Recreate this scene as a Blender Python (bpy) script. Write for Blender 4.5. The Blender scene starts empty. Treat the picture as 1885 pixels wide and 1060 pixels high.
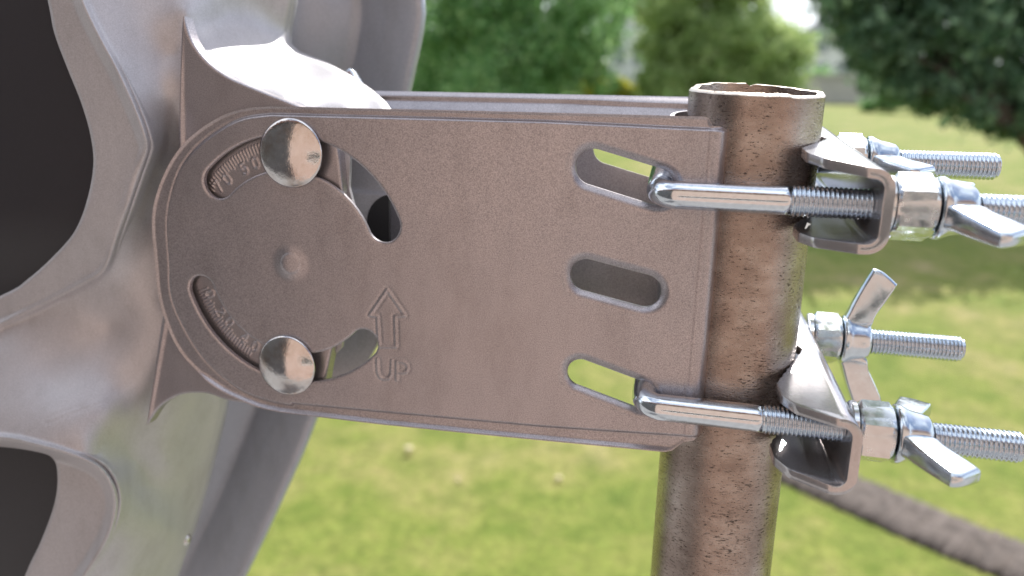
import bpy, math
import numpy as np
from mathutils import Vector, Matrix
rng = np.random.default_rng(7)
sc = bpy.context.scene
COL = sc.collection

# ------------------------------------------------------------------ camera
# hardware is laid out in millimetres: X along the bracket, Y away from the viewer, Z up the pole;
# the origin is the pole axis at the height of the camera, 1.45 m above the patio
H0 = 1450.0
F = 1361.0; PPX, PPY = 942.5, 530.0
def nrm(v): v = np.asarray(v, float); return v/np.linalg.norm(v)
_D = nrm([-222, 6570, F]); _L = np.array([-6040., -490., F]); _L = nrm(_L-_D*(_L@_D))
_X = -_L; _Z = -_D; _Y = np.cross(_Z, _X)
MR = np.array([_X, _Y, _Z])
CAMP = np.array([-21.84, -293.33, 0.0])
def W(p): return Vector((p[0]/1000.0, p[1]/1000.0, (p[2]+H0)/1000.0))
cam_d = bpy.data.cameras.new('camera'); cam = bpy.data.objects.new('camera', cam_d); COL.objects.link(cam)
cam_d.sensor_width = 36; cam_d.lens = 26.0; cam_d.clip_start = 0.01; cam_d.clip_end = 600
rot = Matrix((MR[:, 0], -MR[:, 1], -MR[:, 2])).transposed()
cam.matrix_world = Matrix.Translation(W(CAMP)) @ rot.to_4x4()
cam_d.dof.use_dof = True; cam_d.dof.focus_distance = 0.272; cam_d.dof.aperture_fstop = 6.6
sc.camera = cam

# ------------------------------------------------------------------ light
SUN_EL, SUN_AZ = math.radians(50), math.radians(13)     # azimuth from +Y towards +X
world = bpy.data.worlds.new('World'); sc.world = world; world.use_nodes = True
nt = world.node_tree; bg = nt.nodes['Background']
sky = nt.nodes.new('ShaderNodeTexSky'); sky.sky_type = 'NISHITA'; sky.sun_disc = False
sky.sun_elevation = SUN_EL; sky.sun_rotation = SUN_AZ; sky.air_density = 1.0; sky.dust_density = 2.5
# thin white summer cloud over the blue
tc = nt.nodes.new('ShaderNodeTexCoord'); mp = nt.nodes.new('ShaderNodeMapping'); mp.inputs['Scale'].default_value = (1, 1, 2.5)
nz = nt.nodes.new('ShaderNodeTexNoise'); nz.inputs['Scale'].default_value = 2.2; nz.inputs['Detail'].default_value = 7
cr = nt.nodes.new('ShaderNodeValToRGB'); cr.color_ramp.elements[0].position = .42; cr.color_ramp.elements[1].position = .62
mx = nt.nodes.new('ShaderNodeMix'); mx.data_type = 'RGBA'; mx.inputs['B'].default_value = (9.5, 9.8, 10.2, 1)
nt.links.new(tc.outputs['Generated'], mp.inputs['Vector']); nt.links.new(mp.outputs[0], nz.inputs['Vector'])
nt.links.new(nz.outputs['Fac'], cr.inputs['Fac']); nt.links.new(cr.outputs['Color'], mx.inputs['Factor'])
nt.links.new(sky.outputs['Color'], mx.inputs['A']); nt.links.new(mx.outputs['Result'], bg.inputs['Color'])
bg.inputs['Strength'].default_value = 0.12
sun_d = bpy.data.lights.new('sun', 'SUN'); sun = bpy.data.objects.new('sun', sun_d); COL.objects.link(sun)
sun_d.energy = 4.2; sun_d.angle = math.radians(0.53); sun_d.color = (1, .95, .87)
sv = Vector((math.sin(SUN_AZ)*math.cos(SUN_EL), math.cos(SUN_AZ)*math.cos(SUN_EL), math.sin(SUN_EL)))
sun.rotation_euler = sv.to_track_quat('Z', 'Y').to_euler()
sc.view_settings.view_transform = 'Standard'; sc.view_settings.look = 'None'
sc.view_settings.exposure = 0.72; sc.view_settings.gamma = 1

# ------------------------------------------------------------------ object helpers
def tag(o, label=None, cat=None, group=None, kind=None):
    if label: o['label'] = label
    if cat: o['category'] = cat
    if group: o['group'] = group
    if kind: o['kind'] = kind
    return o
def thing(name, p, label, cat, group=None):
    o = bpy.data.objects.new(name, None); COL.objects.link(o); o.location = W(p)
    o.empty_display_size = .01
    return tag(o, label, cat, group)
def mesh_obj(name, verts, faces, mat, root=None, smooth=True, origin=None, auto=None):
    """verts in mm, hardware frame"""
    v = np.asarray(verts, float).reshape(-1, 3)
    if root is not None:
        base = np.array(root['_base']) if '_base' in root else None
    o0 = np.array(origin if origin is not None else (0, 0, 0), float)
    me = bpy.data.meshes.new(name)
    if root is not None:
        loc = root.matrix_basis.translation
        p = root
        tot = Vector((0, 0, 0))
        while p is not None: tot += p.location; p = p.parent
        co = v/1000.0 + np.array([0, 0, H0/1000.0]) - np.array(tot)
    else:
        co = (v - o0)/1000.0
    me.from_pydata(co.tolist(), [], [tuple(f) for f in faces] if not isinstance(faces, np.ndarray) else faces.tolist())
    if smooth: me.polygons.foreach_set('use_smooth', [True]*len(me.polygons))
    if auto is not None and smooth:
        me.set_sharp_from_angle(angle=math.radians(auto))
    me.materials.append(mat); me.update()
    o = bpy.data.objects.new(name, me); COL.objects.link(o)
    if root is not None: o.parent = root
    else: o.location = W(o0)
    return o
class MB:
    def __init__(s): s.v = []; s.f = []; s.n = 0
    def add(s, v, f):
        v = np.asarray(v, float).reshape(-1, 3)
        s.v.append(v); s.f += [tuple(int(i)+s.n for i in q) for q in f]; s.n += len(v); return s
    def build(s, name, mat, root=None, **k): return mesh_obj(name, np.vstack(s.v), s.f, mat, root, **k)
def grid_faces(nu, nv, closed=False, off=0):
    f = []
    for i in range(nu-1):
        for j in range(nv if closed else nv-1):
            a = i*nv+j; b = i*nv+(j+1) % nv
            f.append((off+a, off+b, off+b+nv, off+a+nv))
    return f
def frames(path):
    P = np.asarray(path, float); T = np.gradient(P, axis=0); T /= np.linalg.norm(T, axis=1)[:, None]
    up = np.array([.03, .02, 1.0]); N = []
    n = np.cross(T[0], up); n /= np.linalg.norm(n)
    for t in T:
        n = n - t*(n@t); n /= np.linalg.norm(n); N.append(n)
    N = np.array(N); return P, T, N, np.cross(T, N)
def tube(mb, path, r, seg=20, caps=True):
    P, T, N, B = frames(path); r = np.broadcast_to(r, (len(P),))
    a = np.linspace(0, 2*np.pi, seg, endpoint=False)
    V = P[:, None]+r[:, None, None]*(np.cos(a)[None, :, None]*N[:, None]+np.sin(a)[None, :, None]*B[:, None])
    f = grid_faces(len(P), seg, True)
    f = [q[::-1] for q in f]
    if caps: f += [tuple(range(seg)), tuple(range((len(P)-1)*seg, len(P)*seg))[::-1]]
    mb.add(V.reshape(-1, 3), f)
def revolve_x(mb, prof, c, seg=40, hexr=None):
    """profile (x, r) turned about the X axis through c"""
    a = np.linspace(0, 2*np.pi, seg, endpoint=False)
    V = []
    for x, r in prof:
        rr = np.full(seg, float(r))
        V.append(np.stack([np.full(seg, c[0]+x), c[1]+rr*np.cos(a), c[2]+rr*np.sin(a)], 1))
    f = [q[::-1] for q in grid_faces(len(prof), seg, True)]
    mb.add(np.vstack(V), f)

# ------------------------------------------------------------------ signed distances (mm)
def sd_poly(x, z, pts):
    pts = np.asarray(pts, float); d = np.full(x.shape, 1e18); s = np.ones(x.shape)
    n = len(pts)
    for i in range(n):
        a = pts[i]; b = pts[i-1]; e = b-a
        wx = x-a[0]; wz = z-a[1]; t = np.clip((wx*e[0]+wz*e[1])/(e@e), 0, 1)
        dx = wx-e[0]*t; dz = wz-e[1]*t; d = np.minimum(d, dx*dx+dz*dz)
        c1 = z >= a[1]; c2 = z < b[1]; c3 = e[0]*wz > e[1]*wx
        flip = (c1 & c2 & c3) | (~c1 & ~c2 & ~c3); s = np.where(flip, -s, s)
    return s*np.sqrt(d)
def sd_seg(x, z, a, b):
    e = np.subtract(b, a).astype(float); wx = x-a[0]; wz = z-a[1]
    t = np.clip((wx*e[0]+wz*e[1])/(e@e+1e-12), 0, 1)
    return np.hypot(wx-e[0]*t, wz-e[1]*t)
def sd_lines(x, z, lines):
    d = np.full(x.shape, 1e9)
    for ln in lines:
        for a, b in zip(ln[:-1], ln[1:]): d = np.minimum(d, sd_seg(x, z, a, b))
    return d
def sd_arc(x, z, c, R, a0, a1, hw):
    a0, a1 = math.radians(a0), math.radians(a1)
    dx = x-c[0]; dz = z-c[1]; an = np.arctan2(dz, dx)
    mid = (a0+a1)/2; half = (a1-a0)/2; rel = (an-mid+np.pi) % (2*np.pi)-np.pi
    inside = np.abs(rel) <= half
    e0 = np.hypot(x-(c[0]+R*math.cos(a0)), z-(c[1]+R*math.sin(a0)))
    e1 = np.hypot(x-(c[0]+R*math.cos(a1)), z-(c[1]+R*math.sin(a1)))
    return np.where(inside, np.abs(np.hypot(dx, dz)-R), np.minimum(e0, e1))-hw
def sstep(x, a, b): t = np.clip((x-a)/(b-a), 0, 1); return t*t*(3-2*t)
def smooth_closed(pts, n=6):
    P = np.asarray(pts, float); N = len(P); out = []
    for i in range(N):
        p0, p1, p2, p3 = P[i-1], P[i], P[(i+1) % N], P[(i+2) % N]
        for t in np.linspace(0, 1, n, endpoint=False):
            out.append(.5*((2*p1)+(-p0+p2)*t+(2*p0-5*p1+4*p2-p3)*t*t+(-p0+3*p1-3*p2+p3)*t**3))
    return np.array(out)
def smooth_open(pts, n=8):
    P = np.asarray(pts, float); P = np.vstack([2*P[0]-P[1], P, 2*P[-1]-P[-2]]); out = []
    for i in range(1, len(P)-2):
        p0, p1, p2, p3 = P[i-1:i+3]
        for t in np.linspace(0, 1, n, endpoint=False):
            out.append(.5*((2*p1)+(-p0+p2)*t+(2*p0-5*p1+4*p2-p3)*t*t+(-p0+3*p1-3*p2+p3)*t**3))
    out.append(P[-2]); return np.array(out)

def pressed_sheet(name, sdf, pos, bounds, res, thick, mat, root, back_dir=(0, 1, 0)):
    """Trimmed sheet: sdf(u,v) < 0 is metal, pos(u,v) gives the 3-D front surface, thickness along back_dir."""
    u0, u1, v0, v1 = bounds
    nu = int((u1-u0)/res)+1; nv = int((v1-v0)/res)+1
    U, V = np.meshgrid(np.linspace(u0, u1, nu), np.linspace(v0, v1, nv), indexing='ij')
    S = sdf(U, V); S = np.where(np.abs(S) < 1e-6, -1e-6, S)
    ins = S < 0
    idx = -np.ones((nu, nv), int); idx[ins] = np.arange(ins.sum())
    uu = list(U[ins]); vv = list(V[ins]); faces = []
    c = ins[:-1, :-1].astype(int)+ins[1:, :-1]+ins[1:, 1:]+ins[:-1, 1:]
    I, J = np.where(c == 4)
    q = np.stack([idx[I, J], idx[I+1, J], idx[I+1, J+1], idx[I, J+1]], 1)
    faces = q.tolist(); edge = {}; rim = []
    I, J = np.where((c > 0) & (c < 4))
    for i, j in zip(I.tolist(), J.tolist()):
        cs = [(i, j), (i+1, j), (i+1, j+1), (i, j+1)]; poly = []; cr_ = []
        for k in range(4):
            a = cs[k]; b = cs[(k+1) % 4]
            if ins[a]: poly.append(int(idx[a]))
            if ins[a] != ins[b]:
                key = (a, b) if a < b else (b, a)
                if key not in edge:
                    p, r = key; t = S[p]/(S[p]-S[r]); t = min(max(t, .04), .96)
                    uu.append(U[p]*(1-t)+U[r]*t); vv.append(V[p]*(1-t)+V[r]*t); edge[key] = len(uu)-1
                poly.append(edge[key]); cr_.append((edge[key], bool(ins[a])))
        if len(poly) >= 3: faces.append(poly)
        if len(cr_) == 2:
            a, b = cr_
            rim.append((a[0], b[0]) if a[1] else (b[0], a[0]))
    uu = np.array(uu); vv = np.array(vv); P = pos(uu, vv); n = len(P)
    bd = np.array(back_dir, float)*thick
    Vall = [P, P+bd]
    F_ = faces+[[k+n for k in f[::-1]] for f in faces]
    rv = sorted(set(k for e in rim for k in e)); m = {k: t for t, k in enumerate(rv)}
    R = P[rv]; Vall += [R, R+bd]; o1 = 2*n; o2 = 2*n+len(rv)
    F_ += [[o1+m[b], o1+m[a], o2+m[a], o2+m[b]] for a, b in rim]
    return mesh_obj(name, np.vstack(Vall), F_, mat, root)

# back-projection used only to read positions off the photo (1885 px wide)
def ray(px, py): return MR @ np.array([(px-PPX)/F, (py-PPY)/F, 1.0])
def onY(px, py, Y): d = ray(px, py); return CAMP+d*(Y-CAMP[1])/d[1]

# ------------------------------------------------------------------ materials
def mat_new(name):
    m = bpy.data.materials.new(name); m.use_nodes = True
    return m, m.node_tree, m.node_tree.nodes['Principled BSDF']
def lk(nt, a, b): nt.links.new(a, b)
def noise(nt, scale, detail=4, rough=.5, vec=None, sx=None):
    n = nt.nodes.new('ShaderNodeTexNoise'); n.inputs['Scale'].default_value = scale
    n.inputs['Detail'].default_value = detail; n.inputs['Roughness'].default_value = rough
    if vec is None:
        g = nt.nodes.new('ShaderNodeTexCoord'); vec = g.outputs['Object']
    if sx is not None:
        mp = nt.nodes.new('ShaderNodeMapping'); mp.inputs['Scale'].default_value = sx; lk(nt, vec, mp.inputs['Vector']); vec = mp.outputs[0]
    lk(nt, vec, n.inputs['Vector']); return n
def ramp(nt, src, stops):
    r = nt.nodes.new('ShaderNodeValToRGB'); e = r.color_ramp.elements
    while len(e) < len(stops): e.new(.5)
    for k, (p, c) in enumerate(stops):
        e[k].position = p; e[k].color = (*c, 1) if len(c) == 3 else c
    lk(nt, src, r.inputs['Fac']); return r
def g3(v): return (v, v, v)
def bump(nt, bs, src, strength, dist):
    b = nt.nodes.new('ShaderNodeBump'); b.inputs['Strength'].default_value = strength; b.inputs['Distance'].default_value = dist
    lk(nt, src, b.inputs['Height']); lk(nt, b.outputs[0], bs.inputs['Normal']); return b
def silver_paint(name, lo, hi, rough, metal=.9, grain=2300, bs_=.35):
    m, nt, b = mat_new(name)
    n = noise(nt, grain, 2, .6); r = ramp(nt, n.outputs['Fac'], [(.3, lo), (.7, hi)])
    wr = noise(nt, 55, 7, .7, sx=(1, 1, .45)); wc = ramp(nt, wr.outputs['Fac'], [(.30, (.84, .83, .82)), (.5, g3(1)), (.72, (1.09, 1.08, 1.07))])
    wm = nt.nodes.new('ShaderNodeMix'); wm.data_type = 'RGBA'; wm.blend_type = 'MULTIPLY'; wm.inputs['Factor'].default_value = .8
    lk(nt, r.outputs['Color'], wm.inputs['A']); lk(nt, wc.outputs['Color'], wm.inputs['B'])
    lk(nt, wm.outputs['Result'], b.inputs['Base Color']); b.inputs['Metallic'].default_value = metal
    big = noise(nt, 35, 5); rr = ramp(nt, big.outputs['Fac'], [(.3, g3(rough-.03)), (.7, g3(rough+.04))])
    lk(nt, rr.outputs['Color'], b.inputs['Roughness'])
    bump(nt, b, n.outputs['Fac'], bs_, .00012)
    return m
M = {}
M['plate'] = silver_paint('silver_bracket_paint', (.27, .262, .285), (.53, .505, .54), .31, metal=.78, grain=2500, bs_=.48)
M['frame'] = silver_paint('silver_frame_paint', (.42, .42, .45), (.56, .56, .60), .50, metal=.5, grain=2200)
M['dish'] = silver_paint('grey_dish_paint', (.34, .37, .43), (.40, .43, .49), .38, metal=.35, grain=900, bs_=.05)
M['clamp'] = silver_paint('silver_clamp_paint', (.42, .42, .44), (.56, .56, .59), .18, metal=.82, bs_=.05)
def zinc(name, col, rough, bs_=.1, grain=600):
    m, nt, b = mat_new(name); b.inputs['Metallic'].default_value = 1
    n = noise(nt, grain, 3); r = ramp(nt, n.outputs['Fac'], [(.3, tuple(c*.85 for c in col)), (.7, col)])
    lk(nt, r.outputs['Color'], b.inputs['Base Color'])
    rr = ramp(nt, n.outputs['Fac'], [(.3, g3(rough*.7)), (.75, g3(rough*1.4))]); lk(nt, rr.outputs['Color'], b.inputs['Roughness'])
    bump(nt, b, n.outputs['Fac'], bs_, .0002); return m
M['rod'] = zinc('bright_zinc', (.72, .78, .85), .15)
M['thread'] = zinc('zinc_thread', (.64, .72, .82), .22)
M['nut'] = zinc('zinc_nut', (.70, .75, .80), .22, .25, 350)
M['wing'] = zinc('zinc_wing', (.68, .75, .82), .2, .3, 260)
M['bolt'] = zinc('polished_bolt', (.62, .64, .68), .16, .6, 110)
def m_bolt():
    m, nt, b = mat_new('worn_domed_steel'); b.inputs['Metallic'].default_value = 1
    n = noise(nt, 75, 6, .65); n2 = noise(nt, 420, 4, .7)
    r = ramp(nt, n.outputs['Fac'], [(.32, (.42, .33, .28)), (.5, (.62, .60, .60)), (.7, (.72, .73, .76))])
    lk(nt, r.outputs['Color'], b.inputs['Base Color'])
    rr = ramp(nt, n2.outputs['Fac'], [(.35, g3(.08)), (.7, g3(.24))]); lk(nt, rr.outputs['Color'], b.inputs['Roughness'])
    bump(nt, b, n.outputs['Fac'], .5, .0006); return m
M['bolt'] = m_bolt()
def m_pole():
    m, nt, b = mat_new('mill_scale_steel')
    n1 = noise(nt, 45, 6, .65, sx=(1, 1, 1.6)); n2 = noise(nt, 480, 6, .75, sx=(1, 1, 3.6)); n3 = noise(nt, 900, 3, .6, sx=(1, 1, 2))
    r1 = ramp(nt, n1.outputs['Fac'], [(.3, (.23, .18, .16)), (.5, (.34, .28, .25)), (.72, (.50, .45, .42))])
    n4 = noise(nt, 70, 3, .6, sx=(1, 1, .8))
    sb = nt.nodes.new('ShaderNodeMath'); sb.operation = 'MULTIPLY_ADD'; sb.inputs[1].default_value = .28; lk(nt, n4.outputs['Fac'], sb.inputs[0]); lk(nt, n2.outputs['Fac'], sb.inputs[2])
    r2 = ramp(nt, sb.outputs[0], [(.50, g3(0.10)), (.575, g3(1.0))])
    mx = nt.nodes.new('ShaderNodeMix'); mx.data_type = 'RGBA'; mx.blend_type = 'MULTIPLY'; mx.inputs['Factor'].default_value = .85
    lk(nt, r1.outputs['Color'], mx.inputs['A']); lk(nt, r2.outputs['Color'], mx.inputs['B'])
    lk(nt, mx.outputs['Result'], b.inputs['Base Color']); b.inputs['Metallic'].default_value = .85
    rr = ramp(nt, n2.outputs['Fac'], [(.35, g3(.6)), (.46, g3(.19)), (.7, g3(.27))]); lk(nt, rr.outputs['Color'], b.inputs['Roughness'])
    ad = nt.nodes.new('ShaderNodeMath'); ad.operation = 'ADD'; lk(nt, n2.outputs['Fac'], ad.inputs[0]); lk(nt, n3.outputs['Fac'], ad.inputs[1])
    bump(nt, b, ad.outputs[0], .30, .0004); return m
M['pole'] = m_pole()
def plain(name, col, rough=.6, metal=0, var=.15, scale=40):
    m, nt, b = mat_new(name); n = noise(nt, scale, 5, .6)
    r = ramp(nt, n.outputs['Fac'], [(.3, tuple(c*(1-var) for c in col)), (.7, tuple(min(1, c*(1+var)) for c in col))])
    lk(nt, r.outputs['Color'], b.inputs['Base Color']); b.inputs['Roughness'].default_value = rough; b.inputs['Metallic'].default_value = metal
    return m
M['dark'] = plain('painted_recess_shade', (.025, .024, .030), .42, 0, .06, 400)  # paints the shade inside the frame recesses
M['black'] = plain('flat_black', (.008, .008, .011), .5)  # flat black for the painted-in opening and the added dark bar
M['white'] = plain('white_render', (.72, .72, .70), .8, 0, .06, 3)
M['roof'] = plain('red_roof', (.32, .13, .08), .8, 0, .2, 3)
M['glass'] = plain('window_glass', (.30, .32, .33), .15)
M['slate'] = plain('grey_slates', (.33, .32, .33), .8, 0, .1, 3)
M['bark'] = plain('tree_bark', (.07, .05, .035), .9, 0, .3, 8)
M['kerb'] = plain('weathered_kerb', (.105, .088, .08), .95, 0, .5, 22)
M['stonewall'] = plain('pale_wall', (.42, .39, .36), .85, 0, .12, 4)
M['patio'] = plain('patio_slabs', (.24, .235, .23), .8, 0, .15, 3)
M['daisy'] = plain('pale_mushroom', (.60, .52, .34), .7, 0, .1, 60)
M['clad'] = plain('added_dark_boards', (.040, .038, .042), .6, 0, .15, 5)  # for the dark boards added out of view
def m_leaf(name, a, b_, c):
    m, nt, b = mat_new(name); g = nt.nodes.new('ShaderNodeNewGeometry')
    r = ramp(nt, g.outputs['Random Per Island'], [(.0, a), (.55, b_), (1, c)])
    lk(nt, r.outputs['Color'], b.inputs['Base Color']); b.inputs['Roughness'].default_value = .55
    t = nt.nodes.new('ShaderNodeBsdfTranslucent'); lk(nt, r.outputs['Color'], t.inputs['Color'])
    ms = nt.nodes.new('ShaderNodeMixShader'); ms.inputs[0].default_value = .55
    lk(nt, b.outputs[0], ms.inputs[1]); lk(nt, t.outputs[0], ms.inputs[2])
    lk(nt, ms.outputs[0], nt.nodes['Material Output'].inputs['Surface']); return m
M['leaf_mid'] = m_leaf('leaf_mid', (.09, .21, .07), (.22, .42, .15), (.50, .68, .33))
M['leaf_light'] = m_leaf('leaf_light', (.22, .33, .11), (.38, .50, .19), (.60, .68, .33))
M['leaf_dark'] = m_leaf('leaf_dark', (.05, .10, .055), (.11, .20, .11), (.30, .43, .27))
M['leaf_yellow'] = m_leaf('leaf_yellow', (.35, .38, .05), (.5, .5, .07), (.62, .58, .12))
def m_grass():
    m, nt, b = mat_new('lawn_grass'); g = nt.nodes.new('ShaderNodeTexCoord')
    n1 = noise(nt, 1.6, 6, .62, g.outputs['Object']); n2 = noise(nt, 9, 5, .65, g.outputs['Object']); n3 = noise(nt, 38, 5, .75, g.outputs['Object'])
    r1 = ramp(nt, n1.outputs['Fac'], [(.28, (.125, .175, .034)), (.47, (.175, .21, .045)), (.60, (.235, .235, .075)), (.76, (.36, .30, .16))])
    r2 = ramp(nt, n2.outputs['Fac'], [(.3, (.62, .74, .55)), (.52, (1, 1, 1)), (.72, (1.25, 1.12, 1.35))])
    r3 = ramp(nt, n3.outputs['Fac'], [(.3, g3(.62)), (.7, g3(1.3))])
    cur = r1.outputs['Color']
    for r in (r2, r3):
        mx = nt.nodes.new('ShaderNodeMix'); mx.data_type = 'RGBA'; mx.blend_type = 'MULTIPLY'; mx.inputs['Factor'].default_value = 1
        lk(nt, cur, mx.inputs['A']); lk(nt, r.outputs['Color'], mx.inputs['B']); cur = mx.outputs['Result']
    lk(nt, cur, b.inputs['Base Color']); b.inputs['Roughness'].default_value = .85
    b.inputs['Specular IOR Level'].default_value = .15
    bump(nt, b, n3.outputs['Fac'], .6, .02); return m
M['grass'] = m_grass()
def m_brick():
    m, nt, b = mat_new('pinkish_brick'); g = nt.nodes.new('ShaderNodeTexCoord')
    mp = nt.nodes.new('ShaderNodeMapping'); mp.inputs['Rotation'].default_value = (math.pi/2, 0, 0)
    lk(nt, g.outputs['Object'], mp.inputs['Vector'])
    t = nt.nodes.new('ShaderNodeTexBrick'); lk(nt, mp.outputs[0], t.inputs['Vector'])
    t.inputs['Scale'].default_value = 1; t.inputs['Brick Width'].default_value = .225; t.inputs['Row Height'].default_value = .075
    t.inputs['Mortar Size'].default_value = .006
    t.inputs['Color1'].default_value = (.37, .255, .215, 1); t.inputs['Color2'].default_value = (.43, .31, .265, 1); t.inputs['Mortar'].default_value = (.40, .34, .29, 1)
    lk(nt, t.outputs['Color'], b.inputs['Base Color']); b.inputs['Roughness'].default_value = .9; return m
M['brick'] = m_brick()

# ================================================================== THE SETTING
SL = math.tan(math.radians(6.0))
def gz(Y): return -H0 + SL*Y if Y > 0 else -H0          # mm, patio is level, the lawn climbs gently away
def box(mb, x0, x1, y0, y1, z0, z1):
    v = [(x, y, z) for x in (x0, x1) for y in (y0, y1) for z in (z0, z1)]
    mb.add(v, [(0, 1, 3, 2), (4, 6, 7, 5), (0, 4, 5, 1), (2, 3, 7, 6), (0, 2, 6, 4), (1, 5, 7, 3)])
def structure(name, mb, mat, kind='structure', **k):
    o = mb.build(name, mat, **k); o['kind'] = kind; return o
mb = MB()
ys = np.concatenate([[-350, 0], np.linspace(150, 6000, 40), np.linspace(7000, 60000, 50), [200000]])
xs = np.concatenate([[-150000, -60000, -30000], np.linspace(-15000, 15000, 60), [30000, 60000, 150000]])
V = []
for y in ys:
    for x in xs:
        w = 12*math.sin(x*.0011+y*.0007)+9*math.sin(y*.0017-x*.0006)
        V.append((x, y, (gz(y) if y > 0 else -H0)+(w if y > 200 else 0)))
mb.add(V, [q[::-1] for q in grid_faces(len(ys), len(xs))])
structure('lawn', mb, M['grass'])
mb = MB(); box(mb, -8000, 8000, -2300, 700, -H0-60, -H0+90); structure('patio', mb, M['patio'], smooth=False)
# the house behind the viewer: its sunlit brick is what the silver paint reflects
WALLY = -1750.0
hs = thing('brick_house', (0, WALLY, -H0), 'pinkish brick house wall behind the viewer, with dark boards added for reflections', 'house')
mb = MB(); y0, y1 = WALLY-300, WALLY
box(mb, -980, 4500, y0, y1, -H0, 1700)
mb.build('wall', M['brick'], hs, smooth=False)
mb = MB()
for i in range(58): box(mb, -980-150*(i+1)+5, -980-150*i-5, y0, y1+8+6*(i % 2), -H0, 1700)
mb.build('added_dark_boards', M['clad'], hs, smooth=False)  # added out of view so bolt heads and plate reflect dark at left
wn = MB(); box(wn, -120, 1500, y1+4, y1+14, -330, -60); fr = wn.build('window', M['black'], hs, smooth=False)  # dark bar added out of view, reflects as a dark line in the rods
wn = MB(); box(wn, -180, 1560, y1+3, y1+26, -385, -331); box(wn, -180, 1560, y1+3, y1+26, -59, -25); wn.build('added_sill', M['white'], fr, smooth=False)  # pale trim of the added dark bar
mb = MB(); box(mb, -9900, 4800, y0-3300, y1+260, 1702, 1860); mb.build('roof', M['roof'], hs, smooth=False)

def on_ground(px, py):
    d = ray(px, py); t = (SL*CAMP[1]-H0-CAMP[2])/(d[2]-SL*d[1]); return CAMP+t*d
# kerb of weathered stone edging along the lawn
k = [on_ground(*p) for p in ((1330, 815), (1460, 868), (1600, 930), (1760, 1000), (1885, 1050), (2100, 1150), (2500, 1350))]
e = nrm(k[0]-k[3]); k = [k[0]+e*150]+k
P = smooth_open(k, 40); T = np.gradient(P, axis=0); T[:, 2] = 0; T /= np.linalg.norm(T, axis=1)[:, None]
Nn = np.stack([-T[:, 1], T[:, 0], np.zeros(len(T))], 1)
prof = [(-118, -60), (-115, 10), (-108, 26), (-45, 30), (45, 31), (104, 30), (114, 20), (118, -60)]
V = []
for p, n in zip(P, Nn):
    for a, h in prof:
        j = rng.normal(0, 4.5); V.append((p[0]+n[0]*(a+j), p[1]+n[1]*(a+j), gz(p[1]+n[1]*a)+h+rng.normal(0, 3.5)))
mb = MB(); mb.add(V, grid_faces(len(P), 8)); kb = structure('kerb', mb, M['kerb'])

# small pale mushrooms on the lawn
def mushroom(px, py, r, label):
    p = on_ground(px, py); p[2] = gz(p[1])+6
    t = thing('mushroom', p, label, 'mushroom', 'small pale mushrooms on the lawn')
    m = MB(); a = np.linspace(0, 2*np.pi, 20, endpoint=False); V = []
    for k in range(6):
        ph = k/5*np.pi/2; rr = r*math.cos(ph)+.2
        V += [(p[0]+rr*c, p[1]+rr*s, p[2]+r*.9+r*.7*math.sin(ph)) for c, s in zip(np.cos(a), np.sin(a))]
    m.add(V, grid_faces(6, 20, True)+[tuple(range(20))[::-1]]); m.build('cap', M['daisy'], t)
    m = MB(); tube(m, [(p[0], p[1], p[2]-10), (p[0], p[1], p[2]+r*.9)], r*.35, 12); m.build('stem', M['daisy'], t)
mushroom(752, 835, 16, 'larger pale mushroom on the lawn just under the bottom edge of the bracket')
mushroom(1028, 888, 12, 'smaller white mushroom on the lawn, left of the pole foot')
mushroom(843, 889, 7, 'tiny faint tan mushroom on the lawn between the two paler ones')

# ---- trees: leaf-sized faces spread through each crown
def leaves(mb_v, mb_f, C_, R_, n, size, drop=0.0):
    C_ = np.asarray(C_, float); R_ = np.asarray(R_, float)
    w = (R_**2).prod(axis=1)**(1/3) if R_.ndim == 2 else R_**2
    w = w/w.sum(); k = rng.choice(len(C_), n, p=w)
    d = rng.normal(size=(n, 3)); d /= np.linalg.norm(d, axis=1)[:, None]
    rad = rng.uniform(.35, 1, n)**.5*(1+.18*rng.normal(size=n))
    # clump the leaves: thin them where a low frequency field is low
    p = C_[k]+d*rad[:, None]*R_[k]
    f = np.sin(p[:, 0]*.0031/size*110+1)*np.sin(p[:, 2]*.0037/size*110+2)*np.sin(p[:, 1]*.0029/size*110)
    p = p[f > -.22+rng.uniform(-.25, .25, n)]; n = len(p)
    a = rng.normal(size=(n, 3)); a[:, 2] -= drop; a /= np.linalg.norm(a, axis=1)[:, None]
    b = rng.normal(size=(n, 3)); b -= a*(a*b).sum(1)[:, None]; b /= np.linalg.norm(b, axis=1)[:, None]
    s = size*rng.uniform(.6, 1.3, n)[:, None]
    q = np.stack([p-a*s, p-b*s*.5, p+a*s, p+b*s*.5], 1).reshape(-1, 3)
    return q, np.arange(4*n).reshape(n, 4)
def tree(name, label, cat, base, blobs, n, size, mat, trunk_r=140, group='trees and shrubs beyond the lawn', drop=0.0, trunk=True):
    base = np.array(base, float); t = thing(name, base, label, cat, group)
    B = np.array(blobs, float); q, f = leaves(None, None, B[:, :3], B[:, 3:6], n, size, drop)
    mesh_obj('crown', q, f, mat, t, smooth=False)
    if trunk:
        m = MB(); top = B[:, :3].mean(0)
        path = smooth_open([base-(0, 0, 200), base*.55+top*.45+rng.normal(0, 60, 3), top], 5)
        tube(m, path, np.linspace(trunk_r, trunk_r*.35, len(path)), 12)
        for b in B[::max(1, len(B)//8)]:
            s = base*.5+top*.5; pt = smooth_open([s, (s+b[:3])/2+(0, 0, 150), b[:3]], 4)
            tube(m, pt, np.linspace(trunk_r*.4, trunk_r*.1, len(pt)), 8)
        m.build('trunk', M['bark'], t)
    return t
def at(px, py, Y): return onY(px, py, Y)
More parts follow.
